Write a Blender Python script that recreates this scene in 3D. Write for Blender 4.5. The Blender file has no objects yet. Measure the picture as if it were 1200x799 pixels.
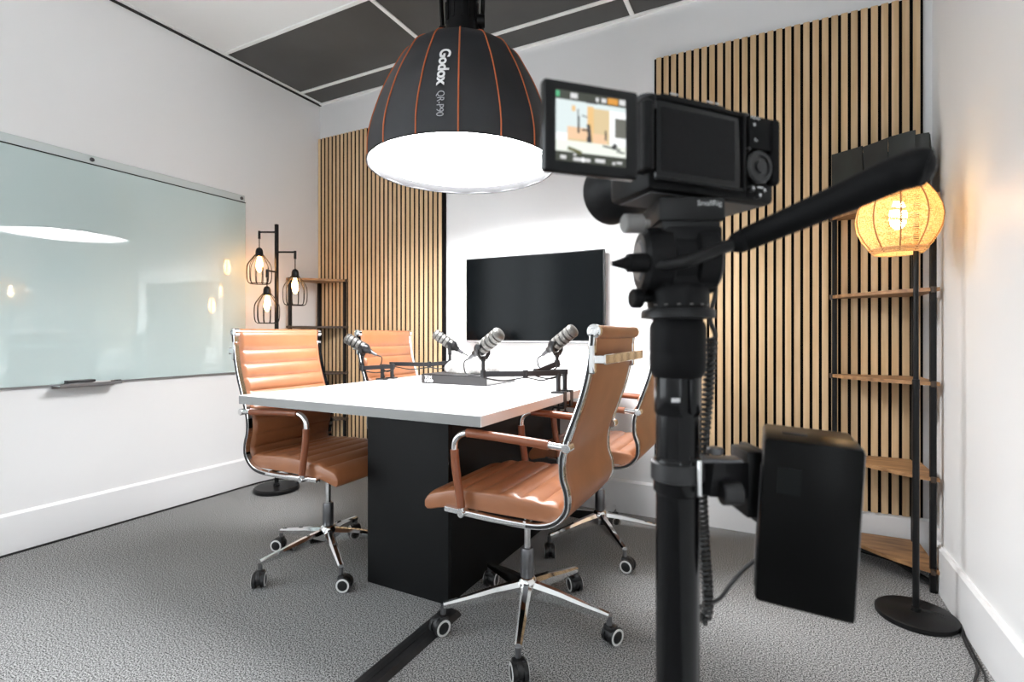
import bpy, bmesh, math, random
from mathutils import Vector, Matrix
random.seed(7)
PI = math.pi
V = Vector
scene = bpy.context.scene
COL = scene.collection

# ------------------------------------------------------------------ camera
YAW = math.radians(26.89)
cam_data = bpy.data.cameras.new('camera')
cam_data.sensor_fit = 'HORIZONTAL'
cam_data.sensor_width = 36.0
cam_data.lens = 18.0
cam_data.shift_y = -6.75 / 1200
cam_data.clip_start = 0.01
cam_data.dof.use_dof = True
cam_data.dof.focus_distance = 2.3
cam_data.dof.aperture_fstop = 6.3
cam = bpy.data.objects.new('camera', cam_data)
COL.objects.link(cam)
cam.location = (0, 0, 1.0316)
cam.rotation_euler = (PI / 2, 0, YAW)
scene.camera = cam

# ------------------------------------------------------------------ world and exposure
world = bpy.data.worlds.new('world')
scene.world = world
world.use_nodes = True
bg = world.node_tree.nodes['Background']
bg.inputs[0].default_value = (0.90, 0.96, 1.0, 1)
bg.inputs[1].default_value = 4.1
SOFTBOX_EMISSION = 33.0
scene.view_settings.view_transform = 'Standard'
scene.view_settings.look = 'None'
scene.view_settings.exposure = 0.58
scene.view_settings.gamma = 1.0
scene.view_settings.use_curve_mapping = False

# ------------------------------------------------------------------ room numbers
XL, XR, YB, ZC = -3.225, 0.61, 2.96, 2.87
XR2 = 0.655          # right wall behind the corner shelf
YJ = 2.645           # where the near right wall ends
YR = -2.4            # rear
BBH = 0.19


# ------------------------------------------------------------------ materials
def mat(name, col, rough=0.5, metal=0.0, spec=0.5, emit=None, estr=0.0, coat=0.0):
    m = bpy.data.materials.new(name)
    m.use_nodes = True
    b = m.node_tree.nodes['Principled BSDF']
    b.inputs['Base Color'].default_value = (*col, 1)
    b.inputs['Roughness'].default_value = rough
    b.inputs['Metallic'].default_value = metal
    b.inputs['Specular IOR Level'].default_value = spec
    b.inputs['Coat Weight'].default_value = coat
    if emit:
        b.inputs['Emission Color'].default_value = (*emit, 1)
        b.inputs['Emission Strength'].default_value = estr
    return m


def nd(m, typ, **kw):
    n = m.node_tree.nodes.new(typ)
    for k, v in kw.items():
        if k in n.inputs:
            n.inputs[k].default_value = v
        else:
            setattr(n, k, v)
    return n


def lk(m, a, b):
    m.node_tree.links.new(a, b)


def noisy(m, c1, c2, scale=(1, 1, 1), nscale=8.0, detail=4.0, lo=0.35, hi=0.65, bump=0.0, dist=0.002, coords='Object', rnd=0.0, nrough=.5):
    """colour variation from stretched noise, optional bump and per-object tone"""
    b = m.node_tree.nodes['Principled BSDF']
    tc = nd(m, 'ShaderNodeTexCoord')
    mp = nd(m, 'ShaderNodeMapping')
    mp.inputs['Scale'].default_value = scale
    lk(m, tc.outputs[coords], mp.inputs['Vector'])
    vec = mp.outputs[0]
    if rnd:
        oi = nd(m, 'ShaderNodeObjectInfo')
        ml = nd(m, 'ShaderNodeMath', operation='MULTIPLY')
        ml.inputs[1].default_value = 40
        lk(m, oi.outputs['Random'], ml.inputs[0])
        ad = nd(m, 'ShaderNodeVectorMath', operation='ADD')
        lk(m, vec, ad.inputs[0])
        lk(m, ml.outputs[0], ad.inputs[1])
        vec = ad.outputs[0]
    n = nd(m, 'ShaderNodeTexNoise')
    n.inputs['Scale'].default_value = nscale
    n.inputs['Detail'].default_value = detail
    n.inputs['Roughness'].default_value = nrough
    lk(m, vec, n.inputs['Vector'])
    r = nd(m, 'ShaderNodeValToRGB')
    r.color_ramp.elements[0].position = lo
    r.color_ramp.elements[1].position = hi
    r.color_ramp.elements[0].color = (*c1, 1)
    r.color_ramp.elements[1].color = (*c2, 1)
    lk(m, n.outputs['Fac'], r.inputs[0])
    out = r.outputs[0]
    if rnd:
        hsv = nd(m, 'ShaderNodeHueSaturation')
        mr = nd(m, 'ShaderNodeMapRange')
        mr.inputs['To Min'].default_value = 1 - rnd
        mr.inputs['To Max'].default_value = 1 + rnd
        lk(m, oi.outputs['Random'], mr.inputs['Value'])
        lk(m, mr.outputs[0], hsv.inputs['Value'])
        lk(m, out, hsv.inputs['Color'])
        out = hsv.outputs[0]
    lk(m, out, b.inputs['Base Color'])
    if bump:
        bp = nd(m, 'ShaderNodeBump')
        bp.inputs['Strength'].default_value = bump
        bp.inputs['Distance'].default_value = dist
        lk(m, n.outputs['Fac'], bp.inputs['Height'])
        lk(m, bp.outputs[0], b.inputs['Normal'])
    return m


M = {}
M['wall'] = noisy(mat('white_wall_paint', (.82, .82, .82), .38, spec=.45), (.815, .815, .815), (.825, .825, .825), nscale=2)
M['trim'] = mat('white_gloss_trim', (.84, .84, .845), .28)
carpet = mat('grey_loop_carpet', (.16, .16, .16), .95, spec=.1)
noisy(carpet, (.030, .030, .030), (.50, .50, .498), nscale=225, detail=4, lo=.42, hi=.585, bump=.25, dist=.002, nrough=.62)
M['carpet'] = carpet
M['oak'] = noisy(mat('oak_slat', (.5, .33, .18), .5, spec=.3), (.56, .375, .20), (.72, .52, .32), scale=(14, 14, .7), nscale=3.0, detail=5, lo=.3, hi=.7, rnd=.07)
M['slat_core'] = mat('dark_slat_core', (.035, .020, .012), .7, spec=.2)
M['felt'] = mat('black_felt', (.008, .007, .007), .95, spec=.1)
M['tile_black'] = noisy(mat('charcoal_ceiling_tile', (.06, .06, .06), .55), (.058, .057, .055), (.074, .073, .071), nscale=3, bump=0)
M['tile_white'] = mat('white_ceiling_tile', (.80, .80, .79), .7)
M['bar_white'] = mat('white_grid_bar', (.85, .85, .84), .4)
M['black_gap'] = mat('black_shadow_gap', (.01, .01, .01), .8)
M['laminate'] = noisy(mat('white_laminate', (.86, .86, .86), .22), (.76, .76, .76), (.78, .78, .78), nscale=5)
M['laminate_shade'] = mat('shaded_laminate_edge', (.27, .27, .265), .4)  # laminate darkened, mostly to stand for shade on the front edge
M['black_panel'] = noisy(mat('black_board', (.005, .006, .007), .5, spec=.25), (.002, .0025, .003), (.0035, .004, .0045), nscale=4)
M['leather'] = noisy(mat('tan_leather', (.42, .155, .055), .36, spec=.75), (.29, .106, .041), (.34, .130, .052), nscale=9, detail=6)
M['leather_wrap'] = mat('tan_leather_wrap', (.24, .075, .032), .3)
M['chrome'] = mat('polished_chrome', (.78, .78, .78), .07, metal=1.0)
M['brushed'] = mat('satin_metal', (.45, .45, .46), .28, metal=1.0)
M['gunmetal'] = mat('grey_gas_tube', (.20, .20, .21), .3, metal=.8)
M['rubber'] = mat('black_plastic', (.010, .010, .011), .42)
M['wheel_ring'] = mat('white_wheel_ring', (.70, .70, .69), .4)
M['black_metal'] = mat('black_powder_coat', (.006, .006, .0065), .42, spec=.25)
M['black_soft'] = mat('black_rubber_grip', (.004, .004, .0045), .62, spec=.12)
M['cam_black'] = noisy(mat('camera_black', (.0035, .0035, .004), .5, spec=.15), (.003, .003, .0035), (.0045, .0045, .005), nscale=300, bump=.1, dist=.0003)
M['cam_grey'] = mat('camera_grey_underside', (.06, .06, .063), .5)
M['gloss_black'] = mat('gloss_black', (.002, .002, .0025), .16, spec=.25)
M['grey_mark'] = mat('light_grey_print', (.55, .55, .55), .5)
M['mid_grey'] = mat('mid_grey_metal', (.16, .155, .15), .45)
M['dark_grey'] = mat('dark_grey_metal', (.10, .10, .105), .4, metal=.4)
M['tv_glass'] = mat('tv_screen_glass', (.0012, .0018, .0022), .14, spec=.10)
M['tv_frame'] = mat('tv_frame_black', (.012, .012, .013), .35)
M['silver'] = mat('silver_plastic', (.42, .42, .43), .35, metal=.6)
M['board_glass'] = mat('glass_board', (.56, .675, .67), .015, spec=1.0)
M['board_rail'] = mat('glass_board_rail', (.60, .655, .65), .12)
M['tray'] = mat('grey_aluminium', (.34, .35, .36), .32, metal=.7)
M['mic_silver'] = noisy(mat('mic_grille', (.42, .41, .38), .42, metal=.6), (.12, .117, .108), (.22, .214, .20), nscale=420, bump=.3, dist=.0006)
M['mic_dark'] = mat('mic_body_dark', (.010, .010, .011), .38, metal=.2)
M['arm_grey'] = mat('mic_arm_charcoal', (.016, .016, .018), .4, metal=.2)
M['book'] = mat('book_cover', (.024, .0225, .0235), .5)
M['paper'] = noisy(mat('book_pages', (.5, .5, .49), .8), (.42, .42, .42), (.60, .60, .59), scale=(1, 1, 60), nscale=6)
M['ink_white'] = mat('white_lettering', (.85, .85, .85), .5)
M['fluff'] = noisy(mat('white_wool', (.78, .77, .75), .95, spec=.1), (.27, .265, .255), (.42, .41, .40), nscale=60, bump=.8, dist=.004)
M['rustic'] = noisy(mat('rustic_wood', (.3, .16, .07), .5), (.16, .075, .028), (.46, .25, .11), scale=(3, 14, 14), nscale=2.2, detail=6, lo=.3, hi=.72)
M['shelf_edge'] = mat('dark_shelf_edge', (.05, .03, .018), .55)
M['dome'] = noisy(mat('softbox_fabric', (.018, .019, .022), .5), (.015, .016, .019), (.023, .024, .028), nscale=5)
M['orange'] = mat('orange_piping', (.50, .12, .035), .55)
M['rim'] = noisy(mat('grey_rim_fabric', (.42, .41, .42), .7), (.008, .008, .009), (.014, .0135, .015), nscale=14)
M['lining'] = mat('white_lining', (.85, .85, .85), .7)
M['outline'] = mat('outline_lettering', (.42, .43, .45), .5)
M['diffuser'] = mat('lit_diffuser', (.9, .9, .9), .8, emit=(.975, .985, 1.0), estr=SOFTBOX_EMISSION)
M['bulb'] = mat('warm_filament_bulb', (.9, .6, .3), .4, emit=(1.0, .46, .14), estr=24.0)
M['bulb2'] = mat('warm_bulb', (.9, .7, .4), .4, emit=(1.0, .78, .46), estr=48.0)
M['bag'] = noisy(mat('black_card', (.020, .019, .018), .5), (.012, .0115, .011), (.020, .026, .024), nscale=6, bump=.25, dist=.01)
M['cable'] = mat('black_cable', (.012, .012, .012), .5)
M['cable_cover'] = noisy(mat('rubber_cable_cover', (.012, .012, .013), .5), (.010, .010, .011), (.016, .016, .017), nscale=40, bump=.1)
M['battery'] = mat('battery_black', (.003, .003, .003), .28, spec=.10)
M['bat_label'] = mat('battery_label', (.005, .006, .006), .3, spec=.15)

# rattan: reflects and lets light through
rt = bpy.data.materials.new('woven_rattan')
rt.use_nodes = True
nt = rt.node_tree
for n in list(nt.nodes):
    nt.nodes.remove(n)
o_ = nt.nodes.new('ShaderNodeOutputMaterial')
mx = nt.nodes.new('ShaderNodeMixShader')
df = nt.nodes.new('ShaderNodeBsdfDiffuse')
tr = nt.nodes.new('ShaderNodeBsdfTranslucent')
ns = nt.nodes.new('ShaderNodeTexNoise')
ns.inputs['Scale'].default_value = 70
rp = nt.nodes.new('ShaderNodeValToRGB')
rp.color_ramp.elements[0].color = (.62, .40, .17, 1)
rp.color_ramp.elements[1].color = (.92, .78, .52, 1)
rp.color_ramp.elements[0].position = .35
rp.color_ramp.elements[1].position = .6
nt.links.new(ns.outputs['Fac'], rp.inputs[0])
nt.links.new(rp.outputs[0], df.inputs[0])
nt.links.new(rp.outputs[0], tr.inputs[0])
mx.inputs[0].default_value = .55
nt.links.new(df.outputs[0], mx.inputs[1])
nt.links.new(tr.outputs[0], mx.inputs[2])
nt.links.new(mx.outputs[0], o_.inputs[0])
M['rattan'] = rt
M['rattan_rib'] = mat('rattan_rib', (.42, .22, .08), .6)


def screen(name, col, s=.85):
    return mat(name, (.01, .01, .01), .3, emit=col, estr=s)


# ------------------------------------------------------------------ mesh builder
def catmull(pts, n=6):
    P = [V(p) for p in pts]
    P = [P[0] * 2 - P[1]] + P + [P[-1] * 2 - P[-2]]
    out = []
    for i in range(1, len(P) - 2):
        a, b, c, d = P[i - 1], P[i], P[i + 1], P[i + 2]
        for k in range(n):
            t = k / n
            out.append(.5 * ((2 * b) + (c - a) * t + (2 * a - 5 * b + 4 * c - d) * t * t + (3 * b - a - 3 * c + d) * t ** 3))
    out.append(P[-2].copy())
    return out


class MB:
    def __init__(self):
        self.v, self.f, self.m = [], [], []

    def add(self, vs, fs, mi=0, T=None):
        o = len(self.v)
        for p in vs:
            p = V(p)
            self.v.append(T @ p if T else p)
        for f in fs:
            self.f.append([i + o for i in f])
            self.m.append(mi)
        return self

    def box(self, c, s, mi=0, T=None, bev=0.0, seg=2):
        bm = bmesh.new()
        bmesh.ops.create_cube(bm, size=1.0)
        for v in bm.verts:
            v.co = V((v.co.x * s[0] + c[0], v.co.y * s[1] + c[1], v.co.z * s[2] + c[2]))
        if bev:
            bmesh.ops.bevel(bm, geom=list(bm.edges), offset=bev, segments=seg, profile=.5, affect='EDGES')
        bm.verts.index_update()
        self.add([v.co for v in bm.verts], [[v.index for v in f.verts] for f in bm.faces], mi, T)
        bm.free()
        return self

    def sweep(self, path, sec, mi=0, closed=False, caps=True, up=None, scales=None):
        """sec: list of (a,b) in the local side/up frame; parallel transport unless up is given"""
        P = [V(p) for p in path]
        n = len(P)
        tan = []
        for i in range(n):
            if closed:
                t = P[(i + 1) % n] - P[i - 1]
            else:
                t = P[min(i + 1, n - 1)] - P[max(i - 1, 0)]
            tan.append(t.normalized())
        ref = V((0, 0, 1)) if abs(tan[0].z) < .9 else V((1, 0, 0))
        vs, fs = [], []
        k = len(sec)
        side = None
        for i in range(n):
            t = tan[i]
            if up is not None:
                side = V(up).normalized()
                u = t.cross(side).normalized()
            else:
                if side is None:
                    side = t.cross(ref).normalized()
                else:
                    side = (side - t * side.dot(t)).normalized()
                u = side.cross(t).normalized()
            sc = scales[i] if scales else 1.0
            for a, b in sec:
                vs.append(P[i] + side * a * sc + u * b * sc)
        for i in range(n if closed else n - 1):
            j = (i + 1) % n
            for q in range(k):
                fs.append([i * k + q, i * k + (q + 1) % k, j * k + (q + 1) % k, j * k + q])
        if caps and not closed:
            fs.append(list(range(k))[::-1])
            fs.append([(n - 1) * k + q for q in range(k)])
        return self.add(vs, fs, mi)

    def tube(self, path, r, n=10, mi=0, closed=False, scales=None, caps=True):
        return self.sweep(path, [(r * math.cos(2 * PI * i / n), r * math.sin(2 * PI * i / n)) for i in range(n)], mi, closed, caps, scales=scales)

    def cyl(self, p0, p1, r0, r1=None, n=20, mi=0, bev=0.0):
        r1 = r0 if r1 is None else r1
        p0, p1 = V(p0), V(p1)
        L = (p1 - p0).length
        if bev:
            prof = [(r0 - bev, 0), (r0, bev), (r1, L - bev), (r1 - bev, L)]
        else:
            prof = [(r0, 0), (r1, L)]
        return self.lathe(prof, n, mi, p0, p1 - p0)

    def lathe(self, prof, n=32, mi=0, origin=(0, 0, 0), axis=(0, 0, 1), caps=True):
        q = V(axis).normalized().to_track_quat('Z', 'Y').to_matrix()
        o = V(origin)
        vs, fs = [], []
        for r, z in prof:
            for i in range(n):
                a = 2 * PI * i / n
                vs.append(o + q @ V((r * math.cos(a), r * math.sin(a), z)))
        for j in range(len(prof) - 1):
            for i in range(n):
                fs.append([j * n + i, j * n + (i + 1) % n, (j + 1) * n + (i + 1) % n, (j + 1) * n + i])
        if caps:
            if prof[0][0] > 1e-6:
                fs.append(list(range(n))[::-1])
            if prof[-1][0] > 1e-6:
                fs.append([(len(prof) - 1) * n + i for i in range(n)])
        return self.add(vs, fs, mi)

    def prism(self, poly, z0, z1, mi=0, T=None):
        k = len(poly)
        vs = [(x, y, z0) for x, y in poly] + [(x, y, z1) for x, y in poly]
        fs = [list(range(k))[::-1], [k + i for i in range(k)]] + [[i, (i + 1) % k, k + (i + 1) % k, k + i] for i in range(k)]
        return self.add(vs, fs, mi, T)

    def loft(self, rings, mi=0, caps=True, closed_ring=True):
        k = len(rings[0])
        vs = [p for r in rings for p in r]
        fs = []
        for j in range(len(rings) - 1):
            for i in range(k if closed_ring else k - 1):
                fs.append([j * k + i, j * k + (i + 1) % k, (j + 1) * k + (i + 1) % k, (j + 1) * k + i])
        if caps:
            fs.append(list(range(k))[::-1])
            fs.append([(len(rings) - 1) * k + i for i in range(k)])
        return self.add(vs, fs, mi)

    def build(self, name, mats, parent=None, smooth=True, angle=38, recalc=True):
        me = bpy.data.meshes.new(name)
        bm = bmesh.new()
        bv = [bm.verts.new(p) for p in self.v]
        for f, mi in zip(self.f, self.m):
            try:
                fc = bm.faces.new([bv[i] for i in f])
                fc.material_index = mi
                fc.smooth = smooth
            except ValueError:
                pass
        bmesh.ops.remove_doubles(bm, verts=bm.verts, dist=1e-6)
        if recalc:
            bmesh.ops.recalc_face_normals(bm, faces=bm.faces)
        bm.to_mesh(me)
        bm.free()
        if smooth:
            me.set_sharp_from_angle(angle=math.radians(angle))
        for m in (mats if isinstance(mats, (list, tuple)) else [mats]):
            me.materials.append(M[m] if isinstance(m, str) else m)
        ob = bpy.data.objects.new(name, me)
        COL.objects.link(ob)
        if parent:
            ob.parent = parent
        return ob


def thing(name, label, cat, loc=(0, 0, 0), rz=0.0, group=None):
    o = bpy.data.objects.new(name, None)
    o.empty_display_size = .05
    COL.objects.link(o)
    o.location = loc
    o.rotation_euler = (0, 0, rz)
    return tag(o, label, cat, group)


def tag(o, label, cat, group=None):
    o['label'] = label
    o['category'] = cat
    if group:
        o['group'] = group
    return o


def struct(o, label=None):
    o['kind'] = 'structure'
    if label:
        o['label'] = label
    return o


def copy_tree(o, parent=None):
    kids = [c for c in COL.objects if c.parent == o]
    c = o.copy()
    COL.objects.link(c)
    c.parent = parent
    for k in kids:
        copy_tree(k, c)
    return c


def inst(src, name, parent, loc=(0, 0, 0), rz=0.0):
    c = src.copy()
    c.name = name
    COL.objects.link(c)
    c.parent = parent
    c.location = loc
    c.rotation_euler = (0, 0, rz)
    return c


def text_mesh(body, size, extrude=0.0, spacing=1.0, offset=0.0):
    cu = bpy.data.curves.new('lettering', 'FONT')
    cu.body = body
    cu.size = size
    cu.extrude = extrude
    cu.space_character = spacing
    cu.offset = offset
    cu.align_x = 'LEFT'
    ob = bpy.data.objects.new('lettering', cu)
    COL.objects.link(ob)
    dg = bpy.context.evaluated_depsgraph_get()
    dg.update()
    me = bpy.data.meshes.new_from_object(ob.evaluated_get(dg))
    bpy.data.objects.remove(ob)
    return me


def lettering(body, size, material, parent, T, name='lettering', extrude=.0004, spacing=1.0, warp=None, offset=0.0, sub=0):
    me = text_mesh(body, size, extrude, spacing, offset)
    if sub:
        bm = bmesh.new()
        bm.from_mesh(me)
        bmesh.ops.triangulate(bm, faces=bm.faces)
        bmesh.ops.subdivide_edges(bm, edges=bm.edges, cuts=sub, use_grid_fill=True)
        bm.to_mesh(me)
        bm.free()
    for v in me.vertices:
        v.co = warp(v.co) if warp else T @ v.co
    me.materials.clear()
    me.materials.append(M[material])
    ob = bpy.data.objects.new(name, me)
    COL.objects.link(ob)
    ob.parent = parent
    return ob


def X3(x, y, z):
    """matrix with given columns"""
    return Matrix(((x[0], y[0], z[0], 0), (x[1], y[1], z[1], 0), (x[2], y[2], z[2], 0), (0, 0, 0, 1)))


def frame_at(o, x, y):
    x, y = V(x).normalized(), V(y).normalized()
    z = x.cross(y)
    return Matrix.Translation(o) @ X3(x, y, z)


# ================================================================== ROOM
def slab(name, x0, x1, y0, y1, z0, z1, m, bev=0.0):
    return struct(MB().box(((x0 + x1) / 2, (y0 + y1) / 2, (z0 + z1) / 2), (x1 - x0, y1 - y0, z1 - z0), bev=bev).build(name, m, smooth=bool(bev)))


slab('floor', XL - .1, XR2 + .15, YR - .1, YB + .1, -.1, 0, 'carpet')
ADDED_WINS = {'l': (-2.2, .25, .40, 2.5), 'r': (-2.15, -.90, .75, 2.45)}      # unseen side windows added behind the camera to let daylight in: y0, y1, z0, z1


def pierced(mb, x0, x1, y0, y1, side):
    a, b, c, d = ADDED_WINS[side]
    H_ = ZC + .06
    for (ya, yb, za, zb) in ((y0, a, 0, H_), (b, y1, 0, H_), (a, b, 0, c), (a, b, d, H_)):
        mb.box(((x0 + x1) / 2, (ya + yb) / 2, (za + zb) / 2), (x1 - x0, yb - ya, zb - za))
    return mb


struct(pierced(MB(), XL - .1, XL, YR - .1, YB + .1, 'l').build('wall_left', 'wall', smooth=False))
slab('wall_back', XL, XR2 + .15, YB, YB + .1, 0, ZC + .06, 'wall')
w = MB()
pierced(w, XR, XR + .15, YR, YJ, 'r')
w.box((XR2 + .1, (YJ + YB) / 2, (ZC + .06) / 2), (.2, YB - YJ, ZC + .06))
struct(w.build('wall_right', 'wall', smooth=False))
slab('wall_rear', XL, XR + .15, YR - .1, YR, 0, ZC + .06, 'wall')
for k, (xa, xb) in enumerate(((XL - .06, XL + .012), (XR - .012, XR + .06))):
    f = MB()
    a, b, c, d = ADDED_WINS['lr'[k]]
    for (ya, yb, za, zb) in ((a, a + .05, c, d), (b - .05, b, c, d), (a, b, c, c + .05), (a, b, d - .05, d), ((a + b) / 2 - .025, (a + b) / 2 + .025, c, d)):
        f.box(((xa + xb) / 2, (ya + yb) / 2, (za + zb) / 2), (xb - xa, yb - ya, zb - za))
    struct(f.build('added_window_%d' % (k + 1), 'trim', smooth=False))  # frame of a side window added for daylight, out of view

BBT = .016
bb = [(0, 0), (BBT, 0), (BBT, BBH - .012), (BBT - .008, BBH), (0, BBH)]


def baseboard(name, p0, p1, inward):
    p0, p1 = V((*p0, 0)), V((*p1, 0))
    n = V((*inward, 0))
    r0 = [p0 + n * a + V((0, 0, b)) for a, b in bb]
    r1 = [p1 + n * a + V((0, 0, b)) for a, b in bb]
    return struct(MB().loft([r0, r1]).build(name, 'trim', smooth=False))


baseboard('baseboard_left', (XL, YR), (XL, YB), (1, 0))
baseboard('baseboard_back', (XL + BBT, YB), (XR2, YB), (0, -1))
baseboard('baseboard_right', (XR, YR), (XR, YJ + BBT), (-1, 0))
baseboard('baseboard_recess', (XR2, YJ), (XR2, YB - BBT), (-1, 0))

# ceiling: slab, tiles and grid bars
ceil = slab('ceiling', XL, XR2 + .15, YR, YB, ZC + .012, ZC + .06, 'black_gap')
gx = [XL + .02, -1.955, -.714, .527, XR2 + .02]
gy = [YB - .006]
y = 2.745
while y > YR:
    gy.append(y)
    y -= .61
gy.append(YR)
for i in range(len(gx) - 1):
    for j in range(len(gy) - 1):
        x0, x1, y1, y0 = gx[i], gx[i + 1], gy[j], gy[j + 1]
        white = (i == 0 and y1 < 2.3) or y1 < 1.6  # unseen tiles towards the rear are made white to bounce more light
        MB().box(((x0 + x1) / 2, (y0 + y1) / 2, ZC + .008), (x1 - x0 - .004, y1 - y0 - .004, .008)).build('ceiling_tile', 'tile_white' if white else 'tile_black', ceil, smooth=False)
for x in gx[1:-1]:
    MB().box((x, (YR + YB) / 2, ZC + .002), (.024, YB - YR, .010)).build('grid_bar', 'bar_white', ceil, smooth=False)
for yy in gy[1:-1]:
    MB().box(((XL + XR2) / 2, yy, ZC + .0015), (XR2 - XL, .024, .010)).build('grid_bar', 'bar_white', ceil, smooth=False)
MB().box((XL + .030, (YR + YB) / 2, ZC + .002), (.020, YB - YR, .010)).build('grid_bar', 'bar_white', ceil, smooth=False)
struct(MB().box((XL + .010, (YR + YB) / 2, ZC - .004), (.020, YB - YR, .012)).build('trim_1', 'black_gap', smooth=False), 'black shadow gap along the left wall top')
struct(MB().box(((XL + XR2) / 2, YB - .012, ZC - .002), (XR2 - XL, .024, .010)).build('trim_2', 'bar_white', smooth=False))


# ================================================================== SLAT PANELS
def slat_panel(x0, edge_first, label):
    w_, pitch, n = 1.212, .04, 30
    z0 = BBH + .002
    t = thing('slat_panel', label, 'wall panel', (x0, YB - .001, z0), 0, 'slatted oak wall panels')
    MB().box((w_ / 2, -.0045, 1.2), (w_, .009, 2.4)).build('felt_backing', 'felt', t, smooth=False)
    off = .013 if edge_first else 0.0
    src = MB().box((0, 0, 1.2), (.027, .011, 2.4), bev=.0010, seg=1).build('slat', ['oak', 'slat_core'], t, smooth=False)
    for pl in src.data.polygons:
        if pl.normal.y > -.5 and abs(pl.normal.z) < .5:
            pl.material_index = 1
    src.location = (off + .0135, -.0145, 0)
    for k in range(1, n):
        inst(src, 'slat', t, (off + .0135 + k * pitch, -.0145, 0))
    return t


slat_panel(XL + .002, False, 'slatted oak wall panel in the corner behind the caged floor lamp')
slat_panel(-.592, True, 'slatted oak wall panel behind the video camera and corner shelf')

# ================================================================== WHITEBOARD
wb = thing('glass_whiteboard', 'pale green glass whiteboard hung on the left wall', 'whiteboard', (XL, 1.40, .784))
MB().box((.012, 0, .575), (.006, 1.80, 1.15), bev=.0015, seg=1).build('glass_panel', 'board_glass', wb)
MB().box((.007, 0, .575), (.006, 1.76, 1.13)).build('mounting_frame', 'tray', wb)
MB().box((.008, -.003, 1.177), (.014, 1.795, .044), bev=.002, seg=1).build('top_rail', 'board_rail', wb)
MB().box((.010, 0, 1.1525), (.014, 1.80, .005)).build('rail_gap', 'black_gap', wb)
MB().box((.012, 0, -.003), (.014, 1.80, .006)).build('bottom_channel', 'tray', wb)
for yy in (-.80, .012, .87):
    MB().lathe([(.011, 0), (.011, .004), (.008, .007), (.0, .007)], 16, origin=(.015, yy, 1.177), axis=(1, 0, 0)).build('screw', 'dark_grey', wb)
t = MB()
t.box((.05, -.02, -.010), (.085, .27, .004))
t.box((.093, -.02, -.004), (.004, .27, .014))
t.box((.010, -.02, -.012), (.006, .27, .020))
t.build('pen_tray', 'tray', wb)

er = thing('board_eraser', 'dark board eraser on the whiteboard pen tray', 'eraser', (XL + .052, 1.345, .776))
MB().box((0, 0, .007), (.05, .12, .014), bev=.003).build('felt_pad', 'dark_grey', er)
MB().box((0, 0, .020), (.048, .118, .012), bev=.004).build('grip', 'rubber', er)


def marker(loc, ang, label):
    m_ = thing('marker_pen', label, 'marker', loc, ang, 'pens on the whiteboard tray')
    MB().cyl((0, -.045, .007), (0, .045, .007), .007, n=14, bev=.001).build('barrel', 'grey_mark', m_)
    MB().cyl((0, .045, .007), (0, .075, .007), .0075, n=14, bev=.001).build('cap', 'rubber', m_)


marker((XL + .075, 1.43, .776), .25, 'marker pen leaning beside the eraser on the tray')
marker((XL + .035, 1.46, .776), -.1, 'marker pen nearest the tray end, by the board glass')

# ================================================================== TELEVISION
tv = thing('television', 'black flat screen television mounted on the back wall', 'television', (-1.3405, YB, .985))
MB().box((0, -.046, .275), (.945, .028, .552), bev=.004).build('casing', 'tv_frame', tv)
MB().box((0, -.0610, .281), (.929, .003, .528)).build('screen', 'tv_glass', tv, smooth=False)
MB().box((0, -.0615, .007), (.94, .004, .010)).build('bottom_strip', 'silver', tv, smooth=False)
MB().box((.30, -.0642, .0075), (.055, .001, .005)).build('logo', 'ink_white', tv, smooth=False)
MB().box((0, -.017, .275), (.40, .032, .34)).build('wall_mount', 'black_metal', tv, smooth=False)

# ================================================================== CONFERENCE TABLE
TZ = .78
tb = thing('conference_table', 'white conference table on a black pedestal', 'table', (-1.40, 1.388, 0), math.radians(-.9))
W_, L_ = 1.186, 1.50
MB().box((0, L_ / 2, TZ - .018), (W_, L_, .036), bev=.0015, seg=1).build('tabletop', 'laminate', tb, smooth=False)
MB().box((0, .0005 - .001, TZ - .0185), (W_ - .004, .002, .033)).build('edge_shade', 'laminate_shade', tb, smooth=False)  # front edge only: its shade is put into the strip's colour
px0, px1, py0, py1 = -.112, .297, .248, 1.36
MB().box(((px0 + px1) / 2, py0 + .011, .371), (px1 - px0, .022, .742), bev=.001, seg=1).build('front_board', 'black_panel', tb, smooth=False)
for xx in (px0 + .011, px1 - .011):
    MB().box((xx, (py0 + py1) / 2, .371), (.022, py1 - py0 - .046, .742), bev=.001, seg=1).build('side_board', 'black_panel', tb, smooth=False)
MB().box(((px0 + px1) / 2, py1 - .011, .371), (px1 - px0, .022, .742)).build('rear_board', 'black_panel', tb, smooth=False)
for xx in (px0 + .03, px1 - .03):
    MB().box((xx, py0 + .025, .371), (.008, .004, .74)).build('corner_post', 'black_panel', tb, smooth=False)

# ================================================================== OFFICE CHAIRS
PROFILE = [(-.322, 1.050), (-.318, 1.0), (-.308, .927), (-.290, .854), (-.264, .78), (-.240, .715), (-.226, .665), (-.226, .608), (-.240, .560),
           (-.238, .510), (-.205, .470), (-.15, .450), (-.06, .446), (.06, .449), (.19, .455)]
HW = .232


def profile_curve(n=6):
    return catmull([(x, 0, z) for x, z in PROFILE], n)


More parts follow.
